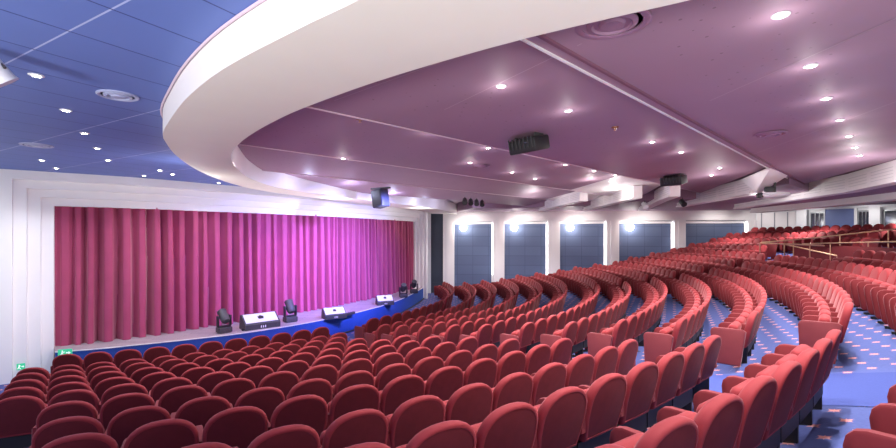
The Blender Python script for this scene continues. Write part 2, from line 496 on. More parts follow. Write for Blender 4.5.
for i in range(89):
    e0, e1 = edge[i], edge[i+1]
    fa.add([(e0.x,e0.y,0),(e1.x,e1.y,0),(e1.x,e1.y,ZS-.004),(e0.x,e0.y,ZS-.004)], [(0,1,2,3)])
fa.build('stage_front', M['stage_blue'], stage)
nz = MB(); nz.tube([(p.x, p.y, ZS-.002) for p in edge], .016, 6); nz.build('edge_strip', M['silver'], stage, True)
bs = MB(); bs.tube([(p.x+.02, p.y-.02, .03) for p in edge], .03, 6); bs.build('base_strip', M['black'], stage, True)

# stage curtain: one long pleated cloth
cp = catmull(CURT, 1300)
cb = MB(); vs = []; zz = [ZS+.006, 1.0, 1.8, 2.8, 3.6, 4.14]
ph = 0.; amp = []
rnd = random.Random(3)
ph_l = []; per = .34
L = 0.
nxt = 0
for i, p in enumerate(cp):
    if i: L += (cp[i]-cp[i-1]).length
    if i >= nxt:
        per = rnd.uniform(.24, .46); nxt = i+max(8, int(per/.0135)); am = rnd.uniform(.10, .20)
    ph += 2*PI*.0135/per
    ph_l.append((ph, am*(.45 if i < 90 else 1)))
for j, z in enumerate(zz):
    for i, p in enumerate(cp):
        d = (cp[min(i+1, 1299)]-cp[max(i-1, 0)]).normalized(); nrm = Vector((d.y, -d.x))
        f, am = ph_l[i]; g = 1.15-.09*j
        s = math.sin(f+.25*math.sin(z*1.3+i*.01))
        off = am*g*1.15*(2*abs(math.sin(.5*(f+.25*math.sin(z*1.3+i*.01))))**.75-1) + .02*math.sin(f*.31+z*.9)
        q = p+nrm*off+d*(.02*math.sin(2*f))
        vs.append((q.x, q.y, z+0))
fs = []
for j in range(5):
    for i in range(1299): fs.append((j*1300+i, j*1300+i+1, (j+1)*1300+i+1, (j+1)*1300+i))
cb.add(vs, fs)
cu = cb.build('stage_curtain', M['curtain'], None, True)
me = cu.data; me.polygons.foreach_set('use_smooth', [True]*len(me.polygons))
tag(cu, 'long pleated crimson velvet curtain closing the whole stage opening', 'curtain')

# ------------------------------------------------------------------ stepped white frame round the stage
ft = catmull(CURT, 60); ft[0] = ft[0]
def offs(path, d):
    out = []
    for i, p in enumerate(path):
        t = (path[min(i+1, len(path)-1)]-path[max(i-1, 0)]).normalized(); out.append(p+Vector((t.y, -t.x))*d)
    return out
OPEN = [p for p in catmull(CURT, 60)]
fr = MB(); W = .19; D0, DS = .17, .13
# opening starts a little in from the curtain's ends
A0 = OPEN[0]; tA = (OPEN[2]-OPEN[0]).normalized(); tB = (OPEN[-1]-OPEN[-3]).normalized()
def fpath(j):
    """plan line of step j: along the curtain, pushed out to the house, lengthened past both ends"""
    d = D0+DS*j; base = offs(OPEN, d)
    st_ = tA*.42 ; 
    return [base[i] for i in range(len(base))]
LEFT_IN = .50      # distance along the curtain where the opening begins
pathL = catmull(CURT, 200)
total = sum((pathL[i]-pathL[i-1]).length for i in range(1, 200))
ss = [LEFT_IN+(total-LEFT_IN)*i/70 for i in range(71)]
openp = [at_len(pathL, s) for s in ss]
tA = (openp[1]-openp[0]).normalized(); tB = (openp[-1]-openp[-2]).normalized()
NST = 4
for j in range(NST):
    d = D0+DS*j; z0 = 4.09+W*j; z1 = 4.09+W*(j+1) if j < NST-1 else 4.90
    w0, w1 = W*j, W*(j+1) if j < NST-1 else W*(j+1)
    f = offs(openp, d)
    full = [f[0]-tA*w0*1.2] + f + [f[-1]+tB*w0]
    fullo = [f[0]-tA*w1*1.2] + f + [f[-1]+tB*w1]
    for i in range(len(f)+1):
        a, b = full[i], full[i+1]; a2, b2 = fullo[i], fullo[i+1]
        fr.add([(a.x,a.y,z0),(b.x,b.y,z0),(b2.x,b2.y,z1),(a2.x,a2.y,z1)], [(0,1,2,3)])     # header face
        nrm = [Vector(((q-p).y, -(q-p).x)).normalized() for p, q in ((a, b),)][0]
        back = .14 if j else .3
        fr.add([(a.x,a.y,z0),(b.x,b.y,z0),(b.x-nrm.x*back,b.y-nrm.y*back,z0),(a.x-nrm.x*back,a.y-nrm.y*back,z0)], [(0,1,2,3)])
    for s, tt, p0 in ((-1, tA, f[0]), (1, tB, f[-1])):                                         # jambs
        kk = 1.2 if s < 0 else 1.
        a = p0+tt*s*w0*kk; b = p0+tt*s*w1*kk
        n2 = Vector((tt.y, -tt.x)); back = .24 if j else .3
        fr.add([(a.x,a.y,0),(b.x,b.y,0),(b.x,b.y,z1),(a.x,a.y,z0)], [(0,1,2,3)])
        fr.add([(a.x,a.y,0),(a.x-n2.x*back,a.y-n2.y*back,0),(a.x-n2.x*back,a.y-n2.y*back,z0),(a.x,a.y,z0)], [(0,1,2,3)])
struct('trim_1', fr, M['white'])
# white side wall carrying on from the left jamb
fL = offs(openp, D0+DS*3)
a = fL[0]-tA*W*4*1.2; wl = MB()
b = a+Vector((-.80,-.60)).normalized()*6
wl.add([(a.x,a.y,0),(b.x,b.y,0),(b.x,b.y,5.1),(a.x,a.y,5.1)], [(0,1,2,3)])
struct('wall_left', wl, M['white'])
# small run of wall right of the right jamb
fR = fL[-1]+tB*W*4
# ------------------------------------------------------------------ far side wall
def wally(x): return 26.3-.12*(x+.6)
XS = [-1.3, -.29, .29, 2.60, 3.17, 5.65, 6.26, 8.82, 9.47, 12.37, 12.94, 16.11, 16.71]
wf = MB()
def wpt(x, z, d=0.): return (x-.12*d*0, wally(x)-d, z)
wf.add([wpt(-3, 0), wpt(17.2, 0), wpt(17.2, 5.2), wpt(-3, 5.2)], [(0,1,2,3)])
struct('wall_far', wf, M['white'])
ANG = math.atan(-.12)
def wall_box(mb, x0, x1, z0, z1, d0, d1):
    a, b, c, e = (x0, wally(x0)-d0), (x1, wally(x1)-d0), (x1, wally(x1)-d1), (x0, wally(x0)-d1)
    return mb.prism([a, b, c, e], z0, z1)
hd = wall_box(MB(), -.29, 17.2, 4.19, 4.72, 0, .30); struct('trim_2', hd, M['lit_white'])
zb = [0, 0, .5, .9, 1.2]
n = 2
for c0, c1 in ((-.29, .29), (2.60, 3.17), (5.65, 6.26), (8.82, 9.47), (12.37, 12.94), (16.11, 17.0)):
    n += 1
    col = wall_box(MB(), c0, c1, 0, 4.19, 0, .30)
    m1 = (c1-c0)*.3
    wall_box(col, c0+m1, c1-m1, 0, 4.19, .30, .36)
    struct('trim_%d' % n, col, M['lit_white'])
for i, (x0, x1) in enumerate(((.29, 2.60), (3.17, 5.65), (6.26, 8.82), (9.47, 12.37), (12.94, 16.11))):
    xm = (x0+x1)/2
    t = thing('wall_panel', 'slate blue cloth wall panel, %s from the stage, between white columns' % ordinal(i+1), 'wall panel', (xm, wally(xm), 0), ANG, 'slate blue wall panels')
    hw = (x1-x0)/2
    MB().box((0, -.03, 2.1), (2*hw, .04, 4.18)).build('cloth_panel', M['cloth'], t)
    MB().box((-hw+.04, -.07, 2.1), (.08, .06, 4.16)).box((hw-.04, -.07, 2.1), (.08, .06, 4.16)).box((0, -.07, 4.10), (2*hw, .06, .14)).build('frame', M['lit_white'], t)
    MB().box((hw-.02, -.16, 2.6), (.03, .05, 3.0)).build('light_strip', M['strip'], t)['label'] = 'glowing vertical light strip'
    # bright lamp high on the panel
    lx = -hw+.62 if i < 4 else None
    if lx is not None:
        w = thing('wall_lamp', 'bright round wall lamp on the %s slate blue panel from the stage' % ordinal(i+1), 'wall lamp', (xm+lx, wally(xm+lx)-.05, 3.82), ANG, 'bright wall lamps')
        MB().lathe([(.07, 0), (.07, .02), (.03, .05), (.03, .10)], 14, rot=Matrix.Rotation(PI/2, 3, 'X')).build('mount', M['silver'], w, True)
        point((xm+lx+.0, wally(xm+lx)-.42, 3.82), 45, (1, .95, .88), .12)
        MB().lathe([(0, -.2), (.1, -.17), (.17, -.1), (.2, 0), (.17, .1), (.1, .17), (0, .2)], 16, c=(0, -.2, 0)).build('globe', M['wall_lamp'], w, True)
# dark door between frame and first column
dr = thing('door_1', None, None, (0,0,0)); dr['kind'] = 'structure'
d_ = wall_box(MB(), -1.0, -.29, 0, 4.72, .02, .08); d_.build('leaf', M['slate'], dr)['kind'] = 'structure'
d_ = wall_box(MB(), -.92, -.37, .12, .62, .08, .11); wall_box(d_, -.92, -.37, .75, 4.3, .08, .10); d_.build('panel', M['slate'], dr)['kind'] = 'structure'
wf2 = wall_box(MB(), -2.2, -1.0, 0, 4.9, 0, .3); struct('wall_return', wf2, M['white'])

# ------------------------------------------------------------------ rear wall beyond the top rows
RA, RD = Vector((16.3, 24.2)), Vector((3.3, -5.2)); RN = Vector((-5.2, -3.3)).normalized()
def rear_box(mb, m0, m1, z0, z1, d0, d1):
    a, b = RA+RD*m0, RA+RD*m1
    return mb.prism([a+RN*d0, b+RN*d0, b+RN*d1, a+RN*d1], z0, z1)
struct('wall_rear', rear_box(MB(), -.2, 2.2, 0, 5.2, -.1, 0), M['white'])
struct('trim_9', rear_box(MB(), -.1, 2.2, 4.62, 5.1, 0, .25), M['white'])
struct('trim_10', rear_box(MB(), .36, .43, 0, 4.62, 0, .35), M['white'])
struct('trim_11', rear_box(MB(), .80, .86, 0, 4.62, 0, .35), M['white'])
struct('trim_12', rear_box(MB(), .712, .728, 0, 4.62, 0, .2), M['white'])
for i, (m0, m1) in enumerate(((.062, .094), (.100, .190), (.197, .283), (.290, .358))):
    t = thing('door_%d' % (i+2), None, None, (0,0,0)); t['kind'] = 'structure'
    rear_box(MB(), m0, m1, 1.6, 4.55, 0, .06).build('leaf', M['lit_white'], t)['kind'] = 'structure'
    if i: rear_box(MB(), m0-.008, m0, 1.6, 4.55, 0, .07).build('joint', M['groove'], t)['kind'] = 'structure'
for i, (m0, m1) in enumerate(((.44, .535), (.73, .80), (.865, 1.1))):
    t = thing('window_%d' % (i+1), None, None, (0,0,0)); t['kind'] = 'structure'
    rear_box(MB(), m0, m1, 3.0, 4.5, 0, .04).build('pane', M['glass'], t)['kind'] = 'structure'
    f = MB()
    for q in (.0, .32, .62, 1.): rear_box(f, m0+(m1-m0)*q*.96, m0+(m1-m0)*(q*.96+.04), 3.0, 4.5, .04, .09)
    rear_box(f, m0, m1, 4.44, 4.5, .04, .09); rear_box(f, m0, m1, 3.0, 3.06, .04, .09)
    f.build('frame', M['grey'], t)['kind'] = 'structure'
p = thing('display_board', 'plain blue board on the back wall between two dark windows', 'board', (0,0,0))
rear_box(MB(), .536, .711, 2.6, 4.6, 0, .12).build('board', M['screen_blue'], p)
f = rear_box(MB(), .53, .537, 2.6, 4.62, .0, .15); rear_box(f, .709, .714, 2.6, 4.62, 0, .15); f.build('frame', M['silver'], p)

# ------------------------------------------------------------------ ceilings
ZB, ZSF = 4.87, 4.577
RO = [(6.,-2.2),(3.,-.2),(1.2,1.05),(.25,1.72),(-.46,2.30),(-.85,2.60),(-1.62,3.24),(-2.29,3.93),(-2.92,4.70),(-3.36,5.28),(-3.62,5.73),(-4.16,6.90),(-4.70,8.53),(-5.05,10.5),(-5.0,12.2),(-4.3,14.4),(-3.2,16.9),(-2.2,19.4),(-1.4,22.0),(-.9,25.0)]
RI = [(6.,-.6),(4.2,.55),(2.4,1.62),(1.24,2.30),(.85,2.52),(.44,2.77),(0,3.08),(-.53,3.49),(-1.03,3.93),(-1.63,4.51),(-2.38,5.39),(-3.0,6.28),(-3.37,6.95),(-3.70,7.75),(-3.97,8.60),(-4.20,9.55),(-4.30,10.9),(-4.00,12.4),(-2.46,16.1),(-1.15,18.6),(-.2,21.5),(.5,25.6)]
ro, ri = catmull(RO, 120), catmull(RI, 120)
sf = MB()
for i in range(119):
    sf.add([(ro[i].x,ro[i].y,ZSF),(ro[i+1].x,ro[i+1].y,ZSF),(ri[i+1].x,ri[i+1].y,ZSF),(ri[i].x,ri[i].y,ZSF)], [(0,1,2,3)])
struct('ceiling_ring', sf, M['soffit'])
fo_ = MB()
for i in range(119): fo_.add([(ro[i].x,ro[i].y,ZSF),(ro[i+1].x,ro[i+1].y,ZSF),(ro[i+1].x,ro[i+1].y,ZB+.1),(ro[i].x,ro[i].y,ZB+.1)], [(0,1,2,3)])
struct('trim_13', fo_, M['lit_white'])
fi = MB()
for i in range(119): fi.add([(ri[i].x,ri[i].y,ZSF),(ri[i+1].x,ri[i+1].y,ZSF),(ri[i+1].x,ri[i+1].y,5.12),(ri[i].x,ri[i].y,5.12)], [(0,1,2,3)])
struct('trim_14', fi, M['lit_white'])
# thin pale joint where the blue boards meet the ring
jt = MB(); jt.tube([(p.x-.012, p.y-.012, ZB-.006) for p in ro], .012, 6); struct('trim_15', jt, M['mauve_trim'])
bc = MB()
bpts = [(p.x, p.y, ZB) for p in ro] + [(-3, 26, ZB), (-12, 22, ZB), (-16, 8, ZB), (-16, -3.5, ZB), (6, -3.5, ZB)]
bc.poly(bpts); struct('ceiling_stage', bc, M['blue_ceiling'])

# mauve sails: straight bays lying across the radius; S along, T out from the centre
Q = math.sqrt(.5)
def st_xy(s, t): return (CX+Q*(s+t), CY+Q*(s-t))
TL = [10.45, 12.8, 15.5, 18.3, 21.15, 24.0, 27.0]
ZLO, ZHI = 4.88, 5.07
def zsail(t):
    for i in range(len(TL)-1):
        if TL[i] <= t <= TL[i+1]: return ZLO+(ZHI-ZLO)*(t-TL[i])/(TL[i+1]-TL[i])
    return ZLO
SST = {10.45: 1.6, 12.8: -2.5, 15.5: -4.2, 18.3: -4.8, 21.15: -4.75, 24.0: -4.3, 27.0: -3.5}
def s_end(t, bay):      # where each bay stops towards the far wall
    tip = {1: (11.0, 15.5), 2: (8.12, 18.28), 3: (6.39, 21.36), 4: (7.2, 23.3), 5: (4.5, 27)}.get(bay, (14., 12.8))
    return tip[0]+(tip[1]-t)*1.55
sail_tags = []
for b in range(6):
    t0, t1 = TL[b], TL[b+1]
    mbq = MB(); z0 = ZLO if b else 4.80
    a0_, a1_ = SST[t0], SST[t1]; mid_ = [] if b else [(-1.0, 11.5)]
    pts = [(a0_, t0), (s_end(t0, b), t0), (s_end(t1, b), t1), (a1_, t1)] + mid_
    if b in (1, 2):
        cut0, cut1 = s_end(t0, b)-5.4, s_end(t1, b)-2.6
        pts = [(a0_, t0), (cut0, t0), (cut1, t1), (a1_, t1)]
        lp = [(cut0, t0), (s_end(t0, b), t0), (s_end(t1, b), t1), (cut1, t1)]
        struct('ceiling_endpanel.%03d' % b if b > 1 else 'ceiling_endpanel', MB().poly([(*st_xy(s, t), z0 if t == t0 else ZHI) for s, t in lp]), M['lit_white'])
    mbq.poly([(*st_xy(s, t), z0+(ZHI-z0)*(t-t0)/(t1-t0)) for s, t in pts])
    # riser up to the next bay
    e = s_end(t0, b)
    mbq.add([(*st_xy(a0_, t0), z0), (*st_xy(e, t0), z0), (*st_xy(e, t0), ZHI+.02), (*st_xy(a0_, t0), ZHI+.02)], [(0,1,2,3)])
    struct('ceiling_sail.%03d' % b if b else 'ceiling_sail', mbq, M['mauve'])
    if b:
        a, c = st_xy(a0_, t0), st_xy(e-.05, t0)
        ed = MB(); dx, dy = Q*.022, -Q*.022
        ed.prism([a, c, (c[0]+dx, c[1]+dy), (a[0]+dx, a[1]+dy)], z0-.015, z0+.02)
        struct('trim_%d' % (20+b), ed, M['white'] if b == 4 else M['mauve_trim'])
        if b == 4:
            ed = MB(); off = .12
            a2, c2 = st_xy(a0_, t0+off), st_xy(e-.2, t0+off)
            ed.prism([a2, c2, (c2[0]+dx*1.4, c2[1]+dy*1.4), (a2[0]+dx*1.4, a2[1]+dy*1.4)], z0-.012, z0+.03)
            struct('trim_27', ed, M['mauve_dark'])
# board joints on the sails
for i, (a, b) in enumerate((((3.02,5.03),(3.39,3.39)), ((5.70,8.27),(5.50,5.50)), ((0,5.5),(.87,3.91)), ((-1.21,5.03),(-.33,4.40)))):
    def tz(p): 
        t = ((p[0]-CX)-(p[1]-CY))*Q; return zsail(t)-.004
    m_ = MB(); d = (Vector(b)-Vector(a)).normalized(); a = Vector(a)-d*.1; b = Vector(b)+d*.4
    w = Vector((d.y, -d.x))*.006
    m_.add([(*(a-w), tz(a)), (*(b-w), tz(b)), (*(b+w), tz(b)), (*(a+w), tz(a))], [(0,1,2,3)])
    struct('trim_%d' % (30+i), m_, M['joint'])
bkc = MB(); bkc.add([(-16,-8,5.2),(34,-8,5.2),(34,34,5.2),(-16,34,5.2)], [(0,1,2,3)]); struct('ceiling', bkc, M['mauve'])
# lower perimeter ceiling behind the fascias
lowc = [(9.75,8.0),(9.9,9.8),(10.85,12.2),(11.25,13.9),(8.95,11.75),(9.05,13.4),(9.3,16.5),(7.6,16.5),(7.3,18.2),(6.2,20.5),(4.4,20.8),(3.2,22.6),(1.2,21.9),(.5,25.6),(17.3,24.3),(24,14),(24,8)]
lo_ = MB().poly([(x, y, 4.72) for x, y in lowc]); struct('ceiling_edge', lo_, M['mauve'])
sk = MB()
for i in range(13): sk.add([(*lowc[i], 4.72), (*lowc[i+1], 4.72), (*lowc[i+1], 5.2), (*lowc[i], 5.2)], [(0,1,2,3)])
struct('trim_28', sk, M['mauve'])

M['vent_slot'] = plain('vent_slot_grey', (.66, .64, .65), .6)
def fascia(name_, path, z0, z1, depth, vents=True):
    """white boxed fascia with slotted face along a plan line (house side first)"""
    path = [Vector(p) for p in path]
    t = thing(name_[0], name_[1], 'ceiling fascia', (path[0].x, path[0].y, z0), 0, 'white ceiling fascias')
    base = Vector((path[0].x, path[0].y))
    mb = MB(); sl = MB()
    for i in range(len(path)-1):
        a, b = path[i]-base, path[i+1]-base
        d = (b-a).normalized(); nn = Vector((-d.y, d.x))
        if nn.x > 0: pass
        else: nn = -nn
        mb.prism([a, b, b+nn*depth, a+nn*depth], 0, z1-z0)
        L_ = (b-a).length; k = max(1, int(L_/1.1))
        for q in range(k):
            p0 = a+d*(L_*(q+.08)/k)-nn*.006; p1 = a+d*(L_*(q+.92)/k)-nn*.006
            for r_ in range(4):
                zz0 = (z1-z0)*(.24+.15*r_)
                sl.add([(*p0, zz0), (*p1, zz0), (*p1, zz0+.018), (*p0, zz0+.018)], [(0,1,2,3)])
        mb.prism([a-nn*.04, b-nn*.04, b, a], 0, .05)
    mb.build('casing', M['lit_white'], t)
    if vents: sl.build('vent_grille', M['vent_slot'], t)
    return t
def far_pt(bay, t): return st_xy(s_end(t, bay), t)
fascia(('ceiling_fascia', 'white slotted ceiling fascia above the second blue wall panel'), [(4.65, 15.8), (4.45, 21.8)], 4.58, 4.97, .28)
fascia(('ceiling_fascia', 'white slotted ceiling fascia above the third blue wall panel'), [(6.0, 14.5), (6.5, 21.5)], 4.57, 4.98, .28)
fascia(('ceiling_fascia', 'white slotted ceiling fascia above the fourth blue wall panel'), [(6.8, 13.74), (7.25, 15.4), (9.2, 21.6)], 4.56, 5.0, .3)
fb_ = fascia(('ceiling_fascia', 'white slotted ceiling fascia with bent end near the hanging projector'), [(8.45, 12.5), (8.62, 13.4), (9.5, 18.6)], 4.54, 5.0, .3)
bm = bmesh.new()
for p in ((8.50, 13.0, 4.99), (8.40, 12.25, 4.545), (8.72, 12.5, 4.56), (7.24, 10.05, 4.885), (8.62, 11.35, 4.885), (8.8, 12.9, 4.99), (7.3, 10.15, 4.93), (8.7, 11.5, 4.95)):
    bm.verts.new(Vector(p)-fb_.location)
bmesh.ops.convex_hull(bm, input=bm.verts)
me = bpy.data.meshes.new('bent_end'); bm.to_mesh(me); bm.free(); me.materials.append(M['lit_white'])
o = bpy.data.objects.new('bent_end', me); COL.objects.link(o); o.parent = fb_
fascia(('ceiling_fascia', 'longest white slotted ceiling fascia over the brass handrails and top rows'), [(9.2, 7.2), (9.62, 9.62), (10.6, 11.9), (12.4, 19.4)], 4.52, 5.0, .3)
fascia(('ceiling_bulkhead', 'smooth white lower bulkhead in front of the back wall'), [(13.6, 11.5), (13.9, 13.9), (14.6, 17.2), (15.2, 22.5)], 4.49, 4.76, .5, False)
# ------------------------------------------------------------------ ceiling fittings
DL_RING = MB().lathe([(.036, -.010), (.046, -.013), (.06, -.006), (.062, .0)], 18).mesh('trim_ring', M['silver'], True)
DL_LENS = MB().lathe([(0, -.015), (.02, -.014), (.036, -.009), (.036, .0)], 18).mesh('lens', M['lamp'], True)
lamp_data = {}
def spot(loc, energy, col, size, blend, target=None, rad=.05, name='spot_lamp'):
    key = (energy, col, size, blend, rad)
    if key not in lamp_data:
        l = bpy.data.lights.new(name, 'SPOT'); l.energy = energy; l.color = col; l.spot_size = size; l.spot_blend = blend; l.shadow_soft_size = rad
        lamp_data[key] = l
    o = bpy.data.objects.new(name, lamp_data[key]); COL.objects.link(o); o.location = loc
    if target is not None:
        o.rotation_euler = (Vector(target)-Vector(loc)).to_track_quat('-Z', 'Y').to_euler()
    return o
E_DOWN, E_GLOW = 330., 2.
def downlight(x, y, z, lab, group, energy=None, col=(1, .95, .92), glow=True):
    t = thing('downlight', lab, 'downlight', (x, y, z), 0, group)
    for nm, m in (('trim_ring', DL_RING), ('lens', DL_LENS)):
        c = bpy.data.objects.new(nm, m); COL.objects.link(c); c.parent = t
    e = E_DOWN if energy is None else energy
    if e: spot((x, y, z-.03), e, col, math.radians(118), .7, None, .02)
    if e and glow: point((x, y, z-.16), E_GLOW, col)
ROWL = {
 'outer curved row of the mauve ceiling': [(2.42,3.26),(3.43,4.24),(4.43,5.25),(5.45,6.23),(6.49,7.25),(7.42,8.17),(8.28,9.01)],
 'second row of the mauve ceiling': [(.58,4.89),(1.57,5.86),(3.56,7.81),(4.57,8.78)],
 'third row of the mauve ceiling': [(-.26,7.25),(.76,8.47),(2.74,10.48),(3.75,11.50),(4.59,12.30)],
 'fourth row of the mauve ceiling': [(-3.10,7.90),(-2.06,8.78),(.48,9.75),(1.59,11.14),(2.39,12.30)],
 'bay by the bent white fascia': [(6.55,10.80),(7.0,11.9)],
}
for nm, pts in ROWL.items():
    for i, (x, y) in enumerate(pts):
        t = ((x-CX)-(y-CY))*Q
        downlight(x, y, zsail(t)-.002, 'round recessed downlight, %s from the camera in the %s' % (ordinal(i+1), nm), 'downlights, '+nm)
BL = [(-3.85,4.19),(-4.57,5.36),(-5.32,6.56),(-6.02,7.69),(-6.76,8.91),(-6.61,10.28),(-6.72,10.94),(-8.72,9.97),(-8.08,8.91),(-7.6,11.2),(-6.5,12.7)]
for i, (x, y) in enumerate(BL):
    downlight(x, y, ZB-.001, 'round recessed downlight in the blue ceiling, %s counted from the camera' % ordinal(i+1), 'downlights in the blue ceiling', 90., (.9, .93, 1), False)

def vent(x, y, z, r, lab, mat):
    t = thing('ceiling_vent', lab, 'ceiling vent', (x, y, z), 0, None)
    MB().lathe([(r, 0), (r, -.012), (r*.92, -.02), (r*.80, -.012), (r*.80, 0)], 28).build('outer_ring', mat, t, True)
    MB().lathe([(r*.68, 0), (r*.68, -.016), (r*.55, -.026), (r*.5, -.01)], 28).build('middle_ring', mat, t, True)
    MB().lathe([(0, -.03), (r*.3, -.028), (r*.36, -.012), (r*.36, 0)], 24).build('centre_disc', mat, t, True)
M['vent_blue'] = plain('vent_blue_grey', (.34, .37, .56), .4)
M['vent_mauve'] = plain('vent_mauve', (.30, .17, .26), .5)
vent(-3.53, 4.79, ZB, .19, 'round ringed air vent in the blue ceiling close to the white ring', M['vent_blue'])
vent(-6.82, 7.43, ZB, .22, 'round air vent in the blue ceiling by the stage frame corner', M['vent_blue'])
vent(4.91, 6.83, zsail(21.7), .22, 'round air vent in the mauve ceiling beside the outer downlight row', M['vent_mauve'])
vent(1.19, 3.25, zsail(21.65), .26, 'large round ceiling vent cut by the white ring edge', M['vent_mauve'])
vent(.73, 10.17, zsail(16.5), .22, 'small round vent in the middle of the mauve ceiling', M['vent_mauve'])
for (x, y), lab in zip(((-1.26,6.40),(2.52,6.76)), ('small copper cap in the mauve ceiling near the white ring', 'small copper cap in the mauve ceiling beyond the black ceiling box')):
    t = ((x-CX)-(y-CY))*Q
    c = thing('sprinkler', lab, 'sprinkler', (x, y, zsail(t)))
    MB().lathe([(.055, 0), (.05, -.015), (.03, -.02)], 14).build('cap', M['brown'], c, True)
    MB().lathe([(.012, -.018), (.012, -.045), (.028, -.05), (.0, -.055)], 10).build('nozzle', M['brass'], c, True)

def ceiling_box(x, y, z, rz, lab, w=.56, d=.36, h=.22):
    t = thing('ceiling_speaker', lab, 'speaker', (x, y, z), rz, None)
    R_ = Matrix.Rotation(math.radians(14), 3, 'X')
    MB().rbox((0, 0, -.05-h/2), (w, d, h), .03, 2, R_).build('cabinet', M['black'], t, True)
    g = MB()
    for i in range(7): g.box((-w*.42+w*.84*i/6, -d/2-.012, -.05-h/2), (.012, .02, h*.78), R_)
    g.build('grille', M['dark'], t)
    for q in (-1, 1): MB().box((q*w*.36, 0, -.03), (.03, .2, .08)).build('bracket', M['dark'], t)
    MB().lathe([(.035, 0), (.035, .02), (0, .024)], 12, c=(w*.2, -d/2-.02, -.07-h/2), rot=None).build('driver', M['lens'], t, True)
ceiling_box(1.27, 7.05, 4.95, math.radians(-52), 'boxy black ceiling speaker hanging over the middle of the mauve ceiling')
ceiling_box(5.84, 11.60, 4.95, math.radians(-52), 'smaller looking black ceiling speaker by the white fascia tip')

# loudspeaker hung at the ring above the stage corner
t = thing('hanging_speaker', 'dark blue-black loudspeaker hanging from the ring above the stage curtain', 'speaker', (-2.05, 13.6, 4.83), math.radians(-35))
MB().rbox((0, 0, -.34), (.42, .34, .54), .03, 2, Matrix.Rotation(math.radians(-10), 3, 'Y')).build('cabinet', M['slate'], t, True)
MB().box((0, -.185, -.34), (.36, .012, .46), Matrix.Rotation(math.radians(-10), 3, 'Y')).build('grille', M['black'], t)
MB().box((0, 0, -.03), (.75, .08, .05)).box((0, 0, -.08), (.06, .06, .12)).build('bracket', M['dark'], t)

# projector pod hanging from the bent fascia
t = thing('ceiling_projector', 'pale oval projector pod with black lamp arm hanging below the fascia', 'projector', (8.55, 11.75, 4.42), math.radians(-20))
MB().lathe([(0, -.08), (.24, -.07), (.34, -.02), (.36, .02), (.33, .06), (0, .07)], 24).build('pod', M['silver'], t, True)
MB().rbox((-.10, 0, .16), (.22, .16, .14), .03).build('motor', M['black'], t, True)
MB().rbox((-.34, -.1, .0), (.14, .16, .13), .03).build('lens_head', M['black'], t, True)
MB().tube([(.02, 0, .07), (.02, 0, .38), (.0, 0, .58)], .03, 8).build('pole', M['dark'], t, True)

def can(x, y, z, lab, mat, aim=(0, -1, -.7)):
    t = thing('spot_can', lab, 'spotlight', (x, y, z))
    r = Vector(aim).to_track_quat('Z', 'Y').to_matrix()
    MB().lathe([(.07, -.12), (.085, -.1), (.085, .1), (.095, .13)], 14, c=(0, 0, -.16), rot=r).build('barrel', mat, t, True)
    MB().tube([(0, 0, 0), (0, 0, -.06), (.1, 0, -.16)], .012, 6).build('yoke', M['dark'], t)
    MB().lathe([(0, .118), (.078, .118)], 14, c=(0, 0, -.16), rot=r).build('lens', M['lens'], t)
can(6.85, 15.6, 4.58, 'small white spotlight under the fascia above the fourth wall panel', M['silver'])
can(7.8, 14.9, 4.62, 'small black spotlight between the two slotted fascias', M['black'])
for i in range(4):
    can(.62+.24*i, 16.6+.35*i, 4.80, 'small black spotlight at the ring end, %s in its row from the stage' % ordinal(i+1), M['black'] if i % 2 else M['dark'])
can(-3.62, 3.56, 4.86, 'white spotlight on the blue ceiling at the very edge', M['silver'], (.5, .6, -1))

# ------------------------------------------------------------------ stage gear
def moving_head(x, y, rz, sc, tilt, lab):
    t = thing('moving_head_light', lab, 'stage light', (x, y, ZS), rz, 'moving head lights on the stage edge'); t.scale = (sc,)*3
    MB().rbox((0, 0, .09), (.36, .28, .15), .02).rbox((0, 0, .008), (.30, .24, .016), .004, 1).build('base', M['dark'], t, True)
    MB().rbox((-.17, 0, .34), (.05, .12, .30), .015).rbox((.17, 0, .34), (.05, .12, .30), .015).rbox((0, 0, .185), (.36, .14, .04), .012).build('yoke', M['black'], t, True)
    r = Matrix.Rotation(tilt, 3, 'X')
    hd_ = MB().lathe([(0, -.19), (.09, -.185), (.125, -.12), (.13, .0), (.115, .1), (.13, .19), (.12, .21)], 18, c=(0, 0, .45), rot=r).build('head', M['dark'], t, True)
    MB().lathe([(0, .205), (.108, .200)], 18, c=(0, 0, .45), rot=r).build('lens', M['lens'], hd_)
moving_head(-6.34, 12.68, math.radians(50), 1.0, math.radians(-50), 'moving head light nearest the white frame on the stage edge')
moving_head(-5.02, 14.25, math.radians(45), 1.05, math.radians(-35), 'moving head light beside the large floor monitor')
moving_head(-1.98, 19.85, math.radians(20), .95, math.radians(40), 'moving head light third along the stage edge, near the far frame')
moving_head(-1.62, 21.3, math.radians(15), .95, math.radians(40), 'moving head light at the far end of the stage edge')

